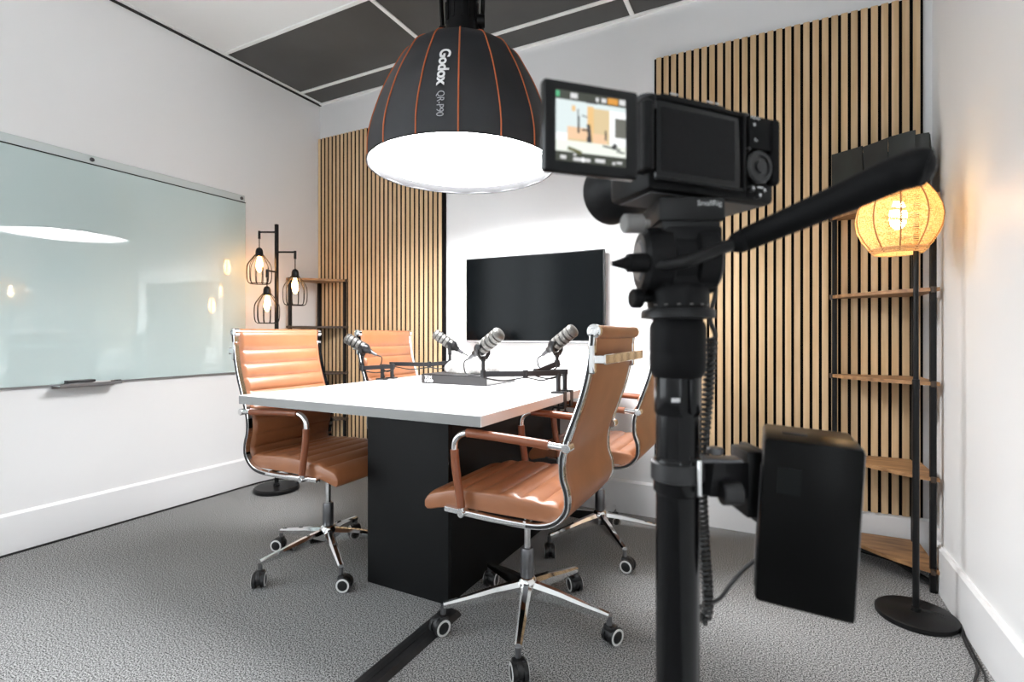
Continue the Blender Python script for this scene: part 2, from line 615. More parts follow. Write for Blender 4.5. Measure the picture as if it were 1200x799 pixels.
def make_chair():
    t = thing('office_chair', 'chair', 'chair')
    pc = profile_curve(6)
    # side frames
    s = [(-.010, -.008), (-.004, -.008), (-.004, -.005), (.004, -.005), (.004, -.008), (.010, -.008), (.012, 0), (.010, .008), (-.010, .008), (-.012, 0)]
    for sg in (-1, 1):
        path = [p + V((0, sg * HW, 0)) for p in pc]
        f = MB().sweep(path, s, up=(0, 1, 0))
        f = f.build('side_frame', 'chrome', t, angle=50)
        inl = MB().sweep([p + V((0, sg * .0118, 0)) for p in path[2:70]], [(-.0012, -.0042), (.0012, -.0042), (.0012, .0042), (-.0012, .0042)], up=(0, 1, 0))
        inl.build('frame_inlay', 'rubber', f)
    # backrest sling
    arc = [0.0]
    for a, b in zip(pc, pc[1:]):
        arc.append(arc[-1] + (b - a).length)

    def at(sv):
        for i in range(len(pc) - 1):
            if arc[i + 1] >= sv or i == len(pc) - 2:
                q = (sv - arc[i]) / (arc[i + 1] - arc[i])
                tg = (pc[i + 1] - pc[i]).normalized()
                return pc[i].lerp(pc[i + 1], q), V((-tg.z, 0, tg.x))
    bounds = [.004, .088] + [.088 + .0625 * k for k in range(1, 9)]
    SV = []
    for b0_, b1_ in zip(bounds, bounds[1:]):
        for q_ in range(8):
            SV.append((b0_ + (b1_ - b0_) * q_ / 8, q_ / 8))
    SV.append((bounds[-1], 0))
    rings = []
    ys = [(-1, .0), (-.985, .5), (-.93, .95), (-.9, 1.0), (-.5, 1.0), (0, 1.0), (.5, 1.0), (.9, 1.0), (.93, .95), (.985, .5), (1, 0)]
    for yf, k in ys:
        fr, rr = [], []
        for sv, u in SV:
            p, n = at(sv)
            bul = abs(math.sin(PI * u)) ** .45
            edge = .25 if abs(yf) > .95 else 1.0
            if sv < .04:
                bul = 1.0 * math.sin(PI / 2 * min(1, sv / .02))
            fr.append(p + n * (.004 + k * (.006 + .009 * bul * edge)) + V((0, yf * (HW - .010), 0)))
            rr.append(p - n * (.002 + k * .006) + V((0, yf * (HW - .010), 0)))
        rings.append(fr + rr[::-1])
    MB().loft(rings).build('backrest', 'leather', t, angle=50)
    # rolled head
    roll = MB()
    roll.lathe([(.012, -HW + .012), (.020, -HW + .016), (.020, HW - .016), (.012, HW - .012)], 20, origin=(-.326, 0, 1.041), axis=(0, 1, 0))
    roll.build('head_roll', 'leather', t)
    for sg in (-1, 1):
        MB().lathe([(.021, 0), (.021, .020), (.015, .024), (.010, .024), (.009, .020), (0, .020)], 20, origin=(-.324, sg * (HW - .012), 1.043), axis=(0, sg, 0)).build('end_cap', 'chrome', t)
    # rear hand bar
    hb = MB()
    hb.box((-.356, 0, .962), (.006, .475, .030), bev=.002, seg=1)
    for sg in (-1, 1):
        hb.box((-.334, sg * HW, .962), (.046, .014, .024), bev=.002, seg=1)
        hb.box((-.318, sg * HW, .962), (.018, .028, .085), bev=.004, seg=1)
    hb.build('hand_bar', 'chrome', t)
    # seat cushion
    npd = 7
    rings = []
    x0, x1 = -.222, .285

    def ztop(x):
        u = (x - x0) / (x1 - x0)
        return .510 + .012 * math.sin(PI * min(u * 1.15, 1)) - (.030 * max(0, (u - .72) / .28) ** 2)

    def zbot(x):
        u = (x - x0) / (x1 - x0)
        return .4585 - (.030 * max(0, (u - .72) / .28) ** 1.5)
    ys2 = [(-1, .80, 0), (-.995, .92, 0), (-.98, .985, .1), (-.955, 1, .45), (-.92, 1, .85), (-.85, 1, 1), (-.4, 1, 1), (0, 1, 1), (.4, 1, 1), (.85, 1, 1), (.92, 1, .85), (.955, 1, .45), (.98, .985, .1), (.995, .92, 0), (1, .80, 0)]
    N = npd * 8
    for yf, k, bl in ys2:
        top, bot = [], []
        for i in range(N + 1):
            u = i / N
            x = x0 + (x1 - x0) * u
            zt, zb = ztop(x), zbot(x)
            mid = (zt + zb) / 2
            e = min(1.0, min(u, 1 - u) / .05)
            e = math.sqrt(max(0.0, 1 - (1 - e) ** 2))
            hgt = (zt - mid) * (.42 + .58 * e) * k
            bul = .009 * bl * abs(math.sin(PI * ((i % 8) / 8))) ** .5 * e
            top.append(V((x, yf * .222, mid + hgt + bul)))
            bot.append(V((x, yf * .222, mid - hgt)))
        rings.append(top + bot[::-1])
    MB().loft(rings).build('seat', 'leather', t, angle=50)
    # under seat: cross bars, mechanism, lever
    um = MB()
    for xx in (-.10, .10):
        um.tube([(xx, -HW, .449), (xx, HW, .449)], .008, 10)
    um.build('cross_bars', 'chrome', t)
    um = MB()
    um.box((0, 0, .428), (.17, .11, .040), bev=.006)
    um.tube([(.02, -.04, .425), (.02, -.16, .418), (.03, -.20, .412)], .005, 8)
    um.build('tilt_mechanism', 'rubber', t)
    # armrests
    for sg in (-1, 1):
        yy = sg * (HW + .018)
        pts = [(-.250, yy, .700), (-.12, yy, .708), (.06, yy, .716), (.105, yy, .714), (.135, yy, .697), (.145, yy, .667), (.140, yy, .60), (.122, yy, .49), (.118, yy, .452)]
        path = catmull(pts, 6)
        ar = MB().tube(path, .0105, 12)
        ar.cyl((-.246, sg * (HW + .03), .700), (-.246, sg * (HW - .012), .700), .014, n=14, bev=.002)
        ar.cyl((.118, sg * (HW + .028), .452), (.118, sg * (HW - .012), .452), .012, n=14, bev=.002)
        ar = ar.build('armrest', 'chrome', t)
        pd = MB()
        pd.tube(path[3:17], .0145, 12)
        pd.build('leather_sleeve', 'leather_wrap', ar)
        pd = MB()
        pd.tube(path[31:45], .0140, 12)
        pd.build('leather_sleeve', 'leather_wrap', ar)
    # gas lift
    MB().cyl((0, 0, .26), (0, 0, .42), .0125, n=18).build('gas_piston', 'chrome', t)
    MB().lathe([(.020, .155), (.024, .165), (.024, .262), (.021, .272), (.0125, .274)], 20).build('column_sleeve', 'gunmetal', t)
    MB().lathe([(.022, .098), (.034, .106), (.036, .150), (.030, .166), (.022, .172)], 24).build('base_hub', 'chrome', t)
    # five star legs with casters
    sec = [(-.5, -.5), (.5, -.5), (.5, .2), (.25, .5), (-.25, .5), (-.5, .2)]
    lg = MB()
    pth = [(.020, 0, .132), (.12, 0, .122), (.21, 0, .108), (.298, 0, .096)]
    rings = []
    for (x, y, z), (ww, hh) in zip(pth, [(.040, .052), (.034, .040), (.028, .028), (.022, .018)]):
        rings.append([V((x, a * ww, z + b * hh)) for a, b in sec])
    lg.loft(rings)
    lg = lg.build('leg', 'chrome', t, angle=30)
    cs = MB()
    cs.cyl((.298, 0, .066), (.298, 0, .096), .0095, n=14, mi=2)
    cs.lathe([(.0, -.009), (.026, -.009), (.0275, -.004), (.0275, .004), (.026, .009), (0, .009)], 20, 0, (.312, 0, .036), (0, 1, 0))
    for sg in (-1, 1):
        c = (.312, sg * .0165, .030)
        cs.lathe([(.018, -.0075), (.030, -.0065), (.030, .0065), (.0265, .0080)], 24, 0, c, (0, sg, 0))
        cs.lathe([(.0275, .0078), (.0275, .0092), (.0205, .0096), (.0205, .0070)], 24, 1, c, (0, sg, 0), caps=False)
        cs.lathe([(.0206, .0072), (.017, .0092), (0, .0098)], 20, 0, c, (0, sg, 0), caps=False)
    cs.box((.303, 0, .054), (.030, .040, .022), 0, bev=.006)
    cs = cs.build('caster', ['rubber', 'wheel_ring', 'gunmetal'], lg)
    return t, lg


chair0, leg0 = make_chair()
leg_kids = [c for c in COL.objects if c.parent == leg0]


def place_chair(ch, loc, rz, base_deg, label, swivel=(0, 0, 0, 0, 0)):
    ch.location = (*loc, 0)
    ch.rotation_euler = (0, 0, rz)
    ch['label'] = label
    ch['group'] = 'leather chairs around the conference table'
    legs = [c for c in COL.objects if c.parent == ch and c.name.startswith('leg') and not c.name.startswith('leg_')]
    legs = [c for c in legs if c.data == leg0.data]
    for k in range(5):
        if k < len(legs):
            l_ = legs[k]
        else:
            l_ = copy_tree(legs[0], ch)
        l_.rotation_euler = (0, 0, math.radians(base_deg + 72 * k) - rz)
        for c in [c for c in COL.objects if c.parent == l_]:
            a = math.radians(swivel[k])
            c.matrix_local = Matrix.Translation((.298, 0, 0)) @ Matrix.Rotation(a, 4, 'Z') @ Matrix.Translation((-.298, 0, 0))


chairs = [chair0, copy_tree(chair0), copy_tree(chair0), copy_tree(chair0)]
place_chair(chairs[0], (-.781, 1.66), PI, 2, 'tan leather office chair nearest the camera, its back turned to the viewer', (60, 60, -50, 30, 20))
place_chair(chairs[1], (-.757, 2.455), PI, 20, 'tan leather office chair half hidden behind the camera pole', (40, 50, 20, 60, 45))
place_chair(chairs[2], (-1.80, 1.70), 0, 38, 'tan leather office chair below the caged lamp, front of its backrest showing', (30, 40, 20, 55, 60))
place_chair(chairs[3], (-1.81, 2.47), 0, 36, 'tan leather office chair furthest back, only its upper backrest showing', (30, 0, 20, 50, 60))

# ================================================================== MICROPHONES AND ARMS
def boom_stand(clamp, edge_dir, j_pts, post_top, label, twin=0):
    """clamp: point on the table edge; j_pts: arm joints; last joint carries the post"""
    c = V(clamp)
    t = thing('boom_stand', label, 'boom stand', c, 0, 'desk clamp arms')
    e = V((edge_dir, 0, 0))
    cl = MB()
    cl.box(V((0, 0, .004)) - e * .022, (.052, .034, .008), bev=.001, seg=1)
    cl.box(e * .010 + V((0, 0, -.028)), (.008, .034, .072), bev=.001, seg=1)
    cl.box(V((0, 0, -.062)) - e * .014, (.048, .030, .007), bev=.001, seg=1)
    cl.cyl(V((0, 0, -.096)) - e * .018, V((0, 0, -.040)) - e * .018, .004, n=10)
    cl.cyl(V((0, 0, -.100)) - e * .018, V((0, 0, -.088)) - e * .018, .012, n=14, bev=.002)
    cl.build('clamp', 'arm_grey', t)
    j = [V(p) - c for p in j_pts]
    b0 = -e * .020
    MB().cyl(b0 + V((0, 0, .008)), V((b0.x, b0.y, j[0].z)), .011, n=14, bev=.001).build('swivel_post', 'arm_grey', t)
    seq = [V((b0.x, b0.y, j[0].z))] + j
    for i in range(len(seq) - 1):
        a, b = seq[i], seq[i + 1]
        d = (b - a)
        if d.length < .01:
            continue
        s_ = MB().sweep([a - d.normalized() * .012, b + d.normalized() * .012], [(-.009, -.011), (.009, -.011), (.009, .011), (-.009, .011)])
        s_.cyl(b + V((0, 0, -.016)), b + V((0, 0, .016)), .012, n=14, bev=.001)
        s_.build('arm_segment', 'arm_grey', t, smooth=True, angle=30)
    MB().cyl(j[-1] + V((0, 0, .010)), V(post_top) - c, .0075, n=12).build('mic_post', 'mic_dark', t)
    # cable running under the arm
    pts = []
    for a, b in zip(seq, seq[1:]):
        pts += [a + V((0, 0, -.017)), a.lerp(b, .5) + V((0, 0, -.030))]
    pts.append(seq[-1] + V((0, 0, -.017)))
    MB().tube(catmull([(b0 + V((.0, .02, .01)))] + pts, 5), .0030, 7).build('arm_cable', 'cable', t)
    return t


def mic(center, d, label, cable_to):
    """d: direction from tail to head"""
    t = thing('microphone', label, 'microphone', center, 0, 'podcast microphones on the table')
    d = V(d).normalized()
    o = -d * .05
    b = MB()
    b.lathe([(.0, -.012), (.012, -.012), (.013, 0), (.021, .010), (.025, .018), (.025, .032)], 24, 0, o, d)
    b.build('body', 'mic_dark', t)
    g = MB()
    z = .030
    for k in range(4):
        rr = .0262
        g.lathe([(rr - .003, z), (rr, z + .002), (rr, z + .015), (rr - .003, z + .017)], 28, 0, o, d)
        g.lathe([(.0225, z + .016), (.0225, z + .023)], 24, 1, o, d, caps=False)
        z += .021
    g.lathe([(.0245, z - .002), (.0265, z), (.0262, z + .008), (.022, z + .015), (.012, z + .019), (0, z + .020)], 28, 0, o, d)
    g.build('grille', ['mic_silver', 'mic_dark'], t)
    side = d.cross(V((0, 0, 1))).normalized()
    yk = MB()
    pc_ = o + d * .038
    up = V((0, 0, 1))
    path = [pc_ + side * .030, pc_ + side * .031 - up * .026, pc_ + side * .018 - up * .040, pc_ - side * .018 - up * .040, pc_ - side * .031 - up * .026, pc_ - side * .030]
    yk.sweep(path, [(-.007, -.0025), (.007, -.0025), (.007, .0025), (-.007, .0025)])
    for sg in (-1, 1):
        yk.cyl(pc_ + side * sg * .024, pc_ + side * sg * .036, .010, n=14, bev=.001)
    yk.cyl(pc_ - up * .052, pc_ - up * .036, .009, n=12)
    yk.build('yoke', 'mic_dark', t)
    MB().cyl(o - d * .010, o - d * .040, .0085, .0065, n=14).build('plug', 'dark_grey', t)
    tail = o - d * .040
    MS = 1.17
    t.scale = (MS, MS, MS)
    ct = (V(cable_to) - V(center)) / MS
    p1 = tail - d * .03
    MB().tube(catmull([tail, p1, p1.lerp(ct, .4) - d * .028 - up * .012, ct], 8), .0028, 7).build('cable', 'cable', t)
    return (pc_ - up * .052) * MS + V(center)


def mic_set(center, d, clamp, edge, joints, mlabel, alabel):
    pt = mic(center, d, mlabel, joints[-1])
    j = list(joints)
    j[-1] = (pt.x, pt.y, j[-1][2])
    boom_stand(clamp, edge, j, pt, alabel)


mic_set((-2.075, 2.195, .972), (-.80, -.42, .52), (-1.993, 2.262, TZ), -1, [(-1.90, 2.26, .856), (-2.09, 2.20, .846)],
        'silver banded microphone leftmost on the table, tilted up to the left', 'desk arm clamped on the left table edge holding the leftmost microphone')
mic_set((-1.648, 2.44, .990), (-.78, -.42, .62), (-1.993, 2.345, TZ), -1, [(-1.742, 2.391, .865), (-1.63, 2.448, .876)],
        'silver banded microphone above the white fabric heap, tilted up to the left', 'desk arm reaching from the left table edge towards the white fabric heap')
mic_set((-1.082, 1.885, .990), (.80, -.10, .54), (-.807, 2.075, TZ), 1, [(-.94, 1.98, .867), (-1.09, 1.885, .867)],
        'largest looking silver microphone, just above the dark book', 'desk arm holding the microphone over the book, clamped at the right edge')
mic_set((-.842, 2.125, 1.004), (.80, -.12, .58), (-.807, 2.155, TZ), 1, [(-.93, 2.07, .868), (-.845, 2.125, .905)],
        'silver microphone nearest the high-backed front chair, below the television', 'desk arm carrying the rightmost microphone at the right table edge')

# ================================================================== BOOK AND WOOL
bk = thing('hardback_book', 'large dark hardback book lying flat on the table', 'book', (-1.448, 2.352, TZ))
bw, bd, bh = .394, .322, .048
cv = MB()
cv.box((0, 0, .0015), (bw, bd, .003))
cv.box((0, 0, bh - .0015), (bw, bd, .003))
cv.box((0, -bd / 2 + .0015, bh / 2), (bw, .003, bh))
cv.build('cover', 'book', bk, smooth=False)
MB().box((0, .001, bh / 2), (bw - .008, bd - .010, bh - .006)).build('page_block', 'paper', bk, smooth=False)
MB().lathe([(.004, 0), (.004, .0006), (0, .0006)], 12, 0, (bw / 2 - .004, -bd / 2 + .02, .034), (1, 0, 0)).build('mark', 'book', bk)
lettering('TOM', .0215, 'ink_white', bk, frame_at((-bw / 2 + .020, -bd / 2 - .0003, .0255), (1, 0, 0), (0, 0, 1)), spacing=.9, offset=.0006)
lettering('FORD', .0215, 'ink_white', bk, frame_at((-bw / 2 + .020, -bd / 2 - .0003, .0070), (1, 0, 0), (0, 0, 1)), spacing=.9, offset=.0006)

fl = MB()
rings = []
rnd = random.Random(3)
NR, NA = 12, 36
for j in range(NR + 1):
    v = j / NR
    ring = []
    for i in range(NA):
        a = 2 * PI * i / NA
        r = math.cos(v * PI / 2) ** .75 + .01
        wob = 1 + .10 * math.sin(3 * a + 1) + .07 * math.sin(7 * a + 5 * v) + .05 * math.sin(11 * a - 3 * v)
        h = .088 * math.sin(v * PI / 2) * (1 + .18 * math.sin(2 * a + 1.3) * (1 - v))
        ring.append(V((.145 * r * wob * math.cos(a), .10 * r * wob * math.sin(a), h + rnd.uniform(-.002, .002) * (0 < j < NR))))
    rings.append(ring)
fl.loft(rings)
fo = fl.build('cloth_heap', 'fluff', angle=180)
fo.location = (-1.462, 2.375, TZ + bh)
tag(fo, 'soft rumpled white fabric heap lying on the dark book', 'cloth')


# ================================================================== CORNER SHELVES
def corner_shelf(corner, sx, r, levels, h, label, group='quarter-round corner shelves', low='rustic'):
    """quarter-round shelves; sx=+1 when the shelf grows towards +x from the corner"""
    t = thing('corner_shelf', label, 'shelf', (corner[0], corner[1], 0), 0, group)
    poly = [(0, 0)]
    n = 14
    for i in range(n + 1):
        a = PI / 2 * i / n
        # flattened arc
        c, s_ = math.cos(a), math.sin(a)
        k = 1 - .16 * math.sin(2 * a)
        poly.append((sx * r * c * k, -r * s_ * k))
    for z in levels:
        sh = MB().prism(poly, z - .015, z)
        ob = sh.build('shelf_board', 'rustic' if z == levels[-1] else low, t, smooth=False)
    q = .018
    for (x, y) in ((sx * q, -q), (sx * (r - .02), -q), (sx * q, -(r - .02))):
        MB().box((x, y, h / 2), (.021, .021, h), bev=.003).build('post', 'black_metal', t)
    bt = MB()
    bt.tube([(sx * (r - .02), -q, .035), (sx * q * 6, -q * 6, .03), (sx * q, -(r - .02), .035)], .012, 8)
    bt.build('bottom_brace', 'black_metal', t)
    for z in levels:
        for (x, y) in ((sx * (r - .008), -q), (sx * q, -(r - .008))):
            MB().cyl((x, y, z - .020), (x, y, z + .003), .009, n=10).build('end_fitting', 'shelf_edge', t)
    return t


corner_shelf((XL + .03, YB - .035), 1, .31, [.05, .403, .752, 1.10, 1.455], 1.44, 'corner shelf with dark posts behind the caged floor lamp', low='shelf_edge')
corner_shelf((.595, YB - .04), -1, .345, [.095, .463, .845, 1.223, 1.60], 1.59, 'five-tier corner shelf with rustic boards beside the rattan lamp')

# black card box on the top shelf
bg_ = thing('card_box', 'crumpled black open box on top of the right corner shelf', 'box', (.595, YB - .04, 1.601))
th = .004

def sheet(name, p0, p1, h0, h1, segs, seed):
    """a slightly crumpled upright card sheet with notched top"""
    rr = random.Random(seed)
    p0, p1 = V((*p0, 0)), V((*p1, 0))
    n = (p1 - p0).cross(V((0, 0, 1))).normalized()
    rows = 6
    vs, fs = [], []
    for side in (0, 1):
        for j in range(rows + 1):
            for i in range(segs + 1):
                u = i / segs
                hh = h0 + (h1 - h0) * u
                off = .004 * math.sin(2.5 * u + 4 * j / rows + seed) * (j / rows) + .0025 * math.sin(5 * u - 6 * j / rows + seed)
                z = hh * j / rows
                if j == rows:
                    z += rr.uniform(-.0015, .0015) if side == 0 else 0
                vs.append(p0.lerp(p1, u) + n * (off + side * th) + V((0, 0, z)))
    K = segs + 1
    S = (rows + 1) * K
    for i in range(segs * (rows + 1) + rows):
        pass
    for j in range(rows):
        for i in range(segs):
            a = j * K + i
            fs.append([a, a + 1, a + 1 + K, a + K])
            fs.append([S + a, S + a + K, S + a + 1 + K, S + a + 1])
    for i in range(segs):
        fs.append([i, S + i, S + i + 1, i + 1])
        a = rows * K + i
        fs.append([a, a + 1, S + a + 1, S + a])
    for j in range(rows):
        a = j * K
        fs.append([a, a + K, S + a + K, S + a])
        a = j * K + segs
        fs.append([a, S + a, S + a + K, a + K])
    return MB().add(vs, fs).build(name, 'bag', bg_, angle=30)


A, B, C_ = (-.335, -.020), (-.03, -.325), (-.022, -.022)
m1 = (A[0] + (B[0] - A[0]) * .36, A[1] + (B[1] - A[1]) * .36 - .012)
m2 = (A[0] + (B[0] - A[0]) * .62, A[1] + (B[1] - A[1]) * .62 - .016)
m3 = (A[0] + (B[0] - A[0]) * .88, A[1] + (B[1] - A[1]) * .88 - .010)
sheet('front_flap', A, m1, .300, .285, 8, 1)
sheet('front_flap', m1, m2, .280, .278, 6, 2)
sheet('front_flap', m2, m3, .281, .272, 6, 3)
sheet('front_flap', m3, B, .252, .246, 4, 4)
sheet('side_flap', B, C_, .24, .27, 8, 5)
sheet('side_flap', C_, A, .27, .30, 8, 6)
MB().prism([A, m1, m2, m3, B, C_], .002, .006).build('bottom', 'bag', bg_, smooth=False)


# ================================================================== CAGED FLOOR LAMP (left)
ll = thing('caged_floor_lamp', 'black tree floor lamp with three wire cage shades', 'floor lamp', (-2.94, 2.332, 0))
MB().lathe([(.135, 0), (.140, .006), (.140, .022), (.132, .030), (.02, .034), (.018, .05), (.012, .05)], 40).build('base', 'black_metal', ll)
MB().box((0, 0, .90), (.020, .020, 1.74), bev=.002, seg=1).build('pole', 'black_metal', ll)


def cage(p, top_z, arm_z, s):
    """p: xy offset of the shade, top_z socket top"""
    arm = MB()
    arm.tube([(0, 0, arm_z), (p[0], p[1], arm_z)], .006, 8)
    arm.cyl((p[0], p[1], arm_z + .008), (p[0], p[1], arm_z - .045), .008, n=10)
    arm.tube([(p[0], p[1], arm_z - .04), (p[0], p[1], top_z)], .003, 6)
    arm.build('arm', 'black_metal', ll)
    sh = MB()
    c = V((p[0], p[1], top_z))
    sh.lathe([(.004, .012), (.016, .004), (.022, -.010), (.024, -.034), (.020, -.050)], 20, 0, c)
    prof = [(.026, -.040), (.040, -.058), (.053, -.076), (.069, -.100), (.076, -.125), (.077, -.165), (.075, -.200), (.068, -.222), (.056, -.230)]
    for k in range(12):
        a = 2 * PI * k / 12 + .1
        sh.tube(catmull([c + V((r * math.cos(a), r * math.sin(a), z)) for r, z in prof], 3), .0024, 6)
    for r, z in ((.026, -.040), (.056, -.230)):
        sh.tube([c + V((r * math.cos(2 * PI * k / 24), r * math.sin(2 * PI * k / 24), z)) for k in range(24)], .003, 6, closed=True)
    sh = sh.build('cage_shade', 'black_metal', ll)
    MB().lathe([(.013, -.050), (.014, -.062), (.021, -.085), (.023, -.108), (.017, -.135), (.007, -.152), (0, -.155)], 16, 0, c).build('bulb', 'bulb', sh)


cage((-.103, -.052), 1.605, 1.718, 1)
cage((.110, .056), 1.462, 1.585, 1)
cage((.016, -.085), 1.340, 1.452, 1)
MB().tube(catmull([(0, .13, .012), (-.12, .22, .006), (-.235, .10, .006), (-.240, -.3, .006), (-.240, -.9, .006), (-.241, -1.6, .006), (-.241, -3.2, .006)], 8), .005, 7).build('power_cable', 'cable', ll)

# ================================================================== RATTAN FLOOR LAMP (right)
rl = thing('rattan_floor_lamp', 'black floor lamp with a glowing round rattan shade', 'floor lamp', (.470, 2.335, 0))
MB().lathe([(.120, 0), (.124, .005), (.124, .018), (.116, .024), (.016, .027), (.015, .040), (.0105, .042)], 48).build('base', 'black_metal', rl)
MB().tube([(0, 0, .03), (0, 0, .86)], .0105, 14).build('pole', 'black_metal', rl)
up_ = MB()
up_.tube(catmull([(0, 0, .84), (0, 0, 1.3), (.002, .001, 1.60), (-.008, -.004, 1.645), (-.030, -.010, 1.665), (-.052, -.017, 1.650), (-.056, -.018, 1.625)], 8), .0085, 12)
up_.cyl((0, 0, .835), (0, 0, .87), .0115, n=14)
up_.build('curved_neck', 'black_metal', rl)
SC = V((-.056, -.018, 0))


def shade_r(z):
    pts = [(1.332, .072), (1.352, .090), (1.385, .112), (1.42, .127), (1.455, .1315), (1.49, .127), (1.525, .113), (1.56, .092), (1.595, .066), (1.62, .045)]
    for (z0, r0), (z1, r1) in zip(pts, pts[1:]):
        if z <= z1:
            u = (z - z0) / (z1 - z0)
            return r0 + (r1 - r0) * u
    return pts[-1][1]


sh = MB()
zz = 1.338
k = 0
while zz < 1.615:
    r = shade_r(zz)
    nn = 60
    sh.sweep([SC + V(((r + .0012 * math.sin(30 * a + PI * k)) * math.cos(a), (r + .0012 * math.sin(30 * a + PI * k)) * math.sin(a), zz + .0012 * math.sin(5 * a + k))) for a in [2 * PI * i / nn for i in range(nn)]],
             [(-.0021, -.0007), (.0021, -.0007), (.0021, .0007), (-.0021, .0007)], closed=True, up=(0, 0, 1))
    zz += .0054
    k += 1
shade = sh.build('woven_shade', 'rattan', rl, angle=60)
rb = MB()
for k in range(10):
    a = 2 * PI * k / 10 + .2
    rb.tube([SC + V((shade_r(z) * math.cos(a) * 1.01, shade_r(z) * math.sin(a) * 1.01, z)) for z in [1.334 + .286 * i / 14 for i in range(15)]], .0027, 6)
rb.build('shade_ribs', 'rattan_rib', shade)
rb = MB()
for z in (1.333, 1.340, 1.347):
    rr_ = shade_r(z) + .001
    rb.tube([SC + V((rr_ * math.cos(2 * PI * i / 40), rr_ * math.sin(2 * PI * i / 40), z)) for i in range(40)], .0038, 7, closed=True)
rb.build('shade_rim', 'rattan', shade)
rb = MB()
rb.tube([SC + V((.045 * math.cos(2 * PI * i / 30), .045 * math.sin(2 * PI * i / 30), 1.62)) for i in range(30)], .003, 7, closed=True)
rb.build('shade_top_ring', 'rattan', shade)
MB().lathe([(.016, 1.63), (.016, 1.53)], 14, 0, SC).build('socket', 'black_metal', rl)
MB().lathe([(.013, 1.53), (.016, 1.515), (.026, 1.485), (.028, 1.46), (.022, 1.435), (.010, 1.42), (0, 1.418)], 18, 0, SC).build('bulb', 'bulb2', shade)
MB().tube(catmull([(.02, .01, .026), (.07, .0, .024), (.118, -.03, .016), (.112, -.08, .005), (.105, -.15, .005), (.095, -.28, .005), (.055, -.42, .005), (.06, -.7, .005), (.10, -1.4, .005)], 8), .0038, 7).build('power_cable', 'cable', rl)
MB().tube(catmull([(.01, .02, .026), (.08, .012, .024), (.123, -.02, .016), (.119, -.08, .005), (.112, -.18, .005), (.106, -.30, .005), (.088, -.42, .005), (.098, -.8, .005), (.11, -1.4, .005)], 8), .0030, 7).build('power_cable', 'cable', rl)

# ================================================================== SOFTBOX LIGHT
SB = V((-1.31, 2.06, 0))
sb = thing('softbox_light', 'large black domed softbox light hanging over the table', 'studio light', (SB.x, SB.y, 1.825))
DP = [(.0, .440), (.07, .438), (.14, .425), (.214, .403), (.29, .376), (.36, .346), (.43, .309), (.488, .276), (.520, .246), (.542, .210), (.557, .170), (.564, .125), (.567, .078)]
curve = catmull([(r, 0, z) for z, r in DP], 3)
NG = 16
A0 = math.atan2(-SB.y, -SB.x) - math.radians(2)      # a seam nearly faces the viewer


def gore():
    g = MB()
    ring_o, ring_i = [], []
    rings = []
    hs = PI / NG
    for p in curve:
        row = []
        for i in range(5):
            a = -hs + 2 * hs * i / 4
            r = p.x * (1 - .010 * math.cos(a / hs * PI / 2))
            row.append(V((r * math.cos(a), r * math.sin(a), p.z)))
        inner = [q - V((q.x, q.y, 0)).normalized() * .004 for q in row[::-1]]
        rings.append(row + inner)
    return g.loft(rings)


src = gore().build('fabric_panel', 'dome', sb, angle=40)
src.rotation_euler = (0, 0, A0 + PI / NG)
for k in range(1, NG):
    inst(src, 'fabric_panel', sb, (0, 0, 0), A0 + PI / NG + k * 2 * PI / NG)
seam = MB().tube([V((p.x + .0012, 0, p.z)) for p in curve], .0034, 6).build('piping', 'orange', sb)
seam.rotation_euler = (0, 0, A0)
for k in range(1, NG):
    inst(seam, 'piping', sb, (0, 0, 0), A0 + k * 2 * PI / NG)
MB().lathe([(.4404, .004), (.4404, -.002), (.4360, -.003), (.4290, .012), (.4270, .034), (.4285, .036)], 64, caps=False).build('rim_band', 'rim', sb)
MB().lathe([(.4265, .033), (.4240, .06), (.4160, .125)], 64, caps=False).build('inner_lining', 'lining', sb)
MB().lathe([(.0, .128), (.2, .124), (.414, .118), (.414, .122), (.2, .130), (0, .134)], 64, caps=False).build('diffuser', 'diffuser', sb)


def dome_point(s, ang):
    """s: height below the dome top along z, ang: around"""
    for a, b in zip(curve[::-1], curve[::-1][1:]):
        if b.z <= s <= a.z:
            u = (s - b.z) / max(a.z - b.z, 1e-6)
            r = b.x + (a.x - b.x) * u
            return V((r * math.cos(ang), r * math.sin(ang), s)), r
    return V((curve[0].x * math.cos(ang), curve[0].x * math.sin(ang), s)), curve[0].x


arcl = [0.0]
rc = curve[::-1]
for a, b in zip(rc, rc[1:]):
    arcl.append(arcl[-1] + (b - a).length)


def on_dome(dist, lat, lift, ang0):
    for i in range(len(rc) - 1):
        if arcl[i + 1] >= dist or i == len(rc) - 2:
            u = (dist - arcl[i]) / (arcl[i + 1] - arcl[i])
            p = rc[i].lerp(rc[i + 1], u)
            tg = (rc[i + 1] - rc[i]).normalized()
            n = V((-tg.z, 0, tg.x))
            break
    ang = ang0 + lat / max(p.x, .05)
    q = p + n * lift
    return V((q.x * math.cos(ang), q.x * math.sin(ang), q.z))


tang = A0 - PI / NG + .03


def arc_at(h):
    for i in range(len(rc) - 1):
        if rc[i + 1].z <= h:
            return arcl[i] + (arcl[i + 1] - arcl[i]) * (rc[i].z - h) / (rc[i].z - rc[i + 1].z)
    return arcl[-1]


def dome_text(body, size, material, h0, h1, lat, off):
    me = text_mesh(body, size, 0, .95, off)
    xs = [v.co.x for v in me.vertices]
    a0, a1 = arc_at(h0), arc_at(h1)
    x0_, x1_ = min(xs), max(xs)
    lettering(body, size, material, sb, None, warp=lambda c: on_dome(a0 + (c.x - x0_) / (x1_ - x0_) * (a1 - a0), c.y + lat, .004 + c.z, tang), spacing=.95, extrude=.0006, offset=off, sub=2)


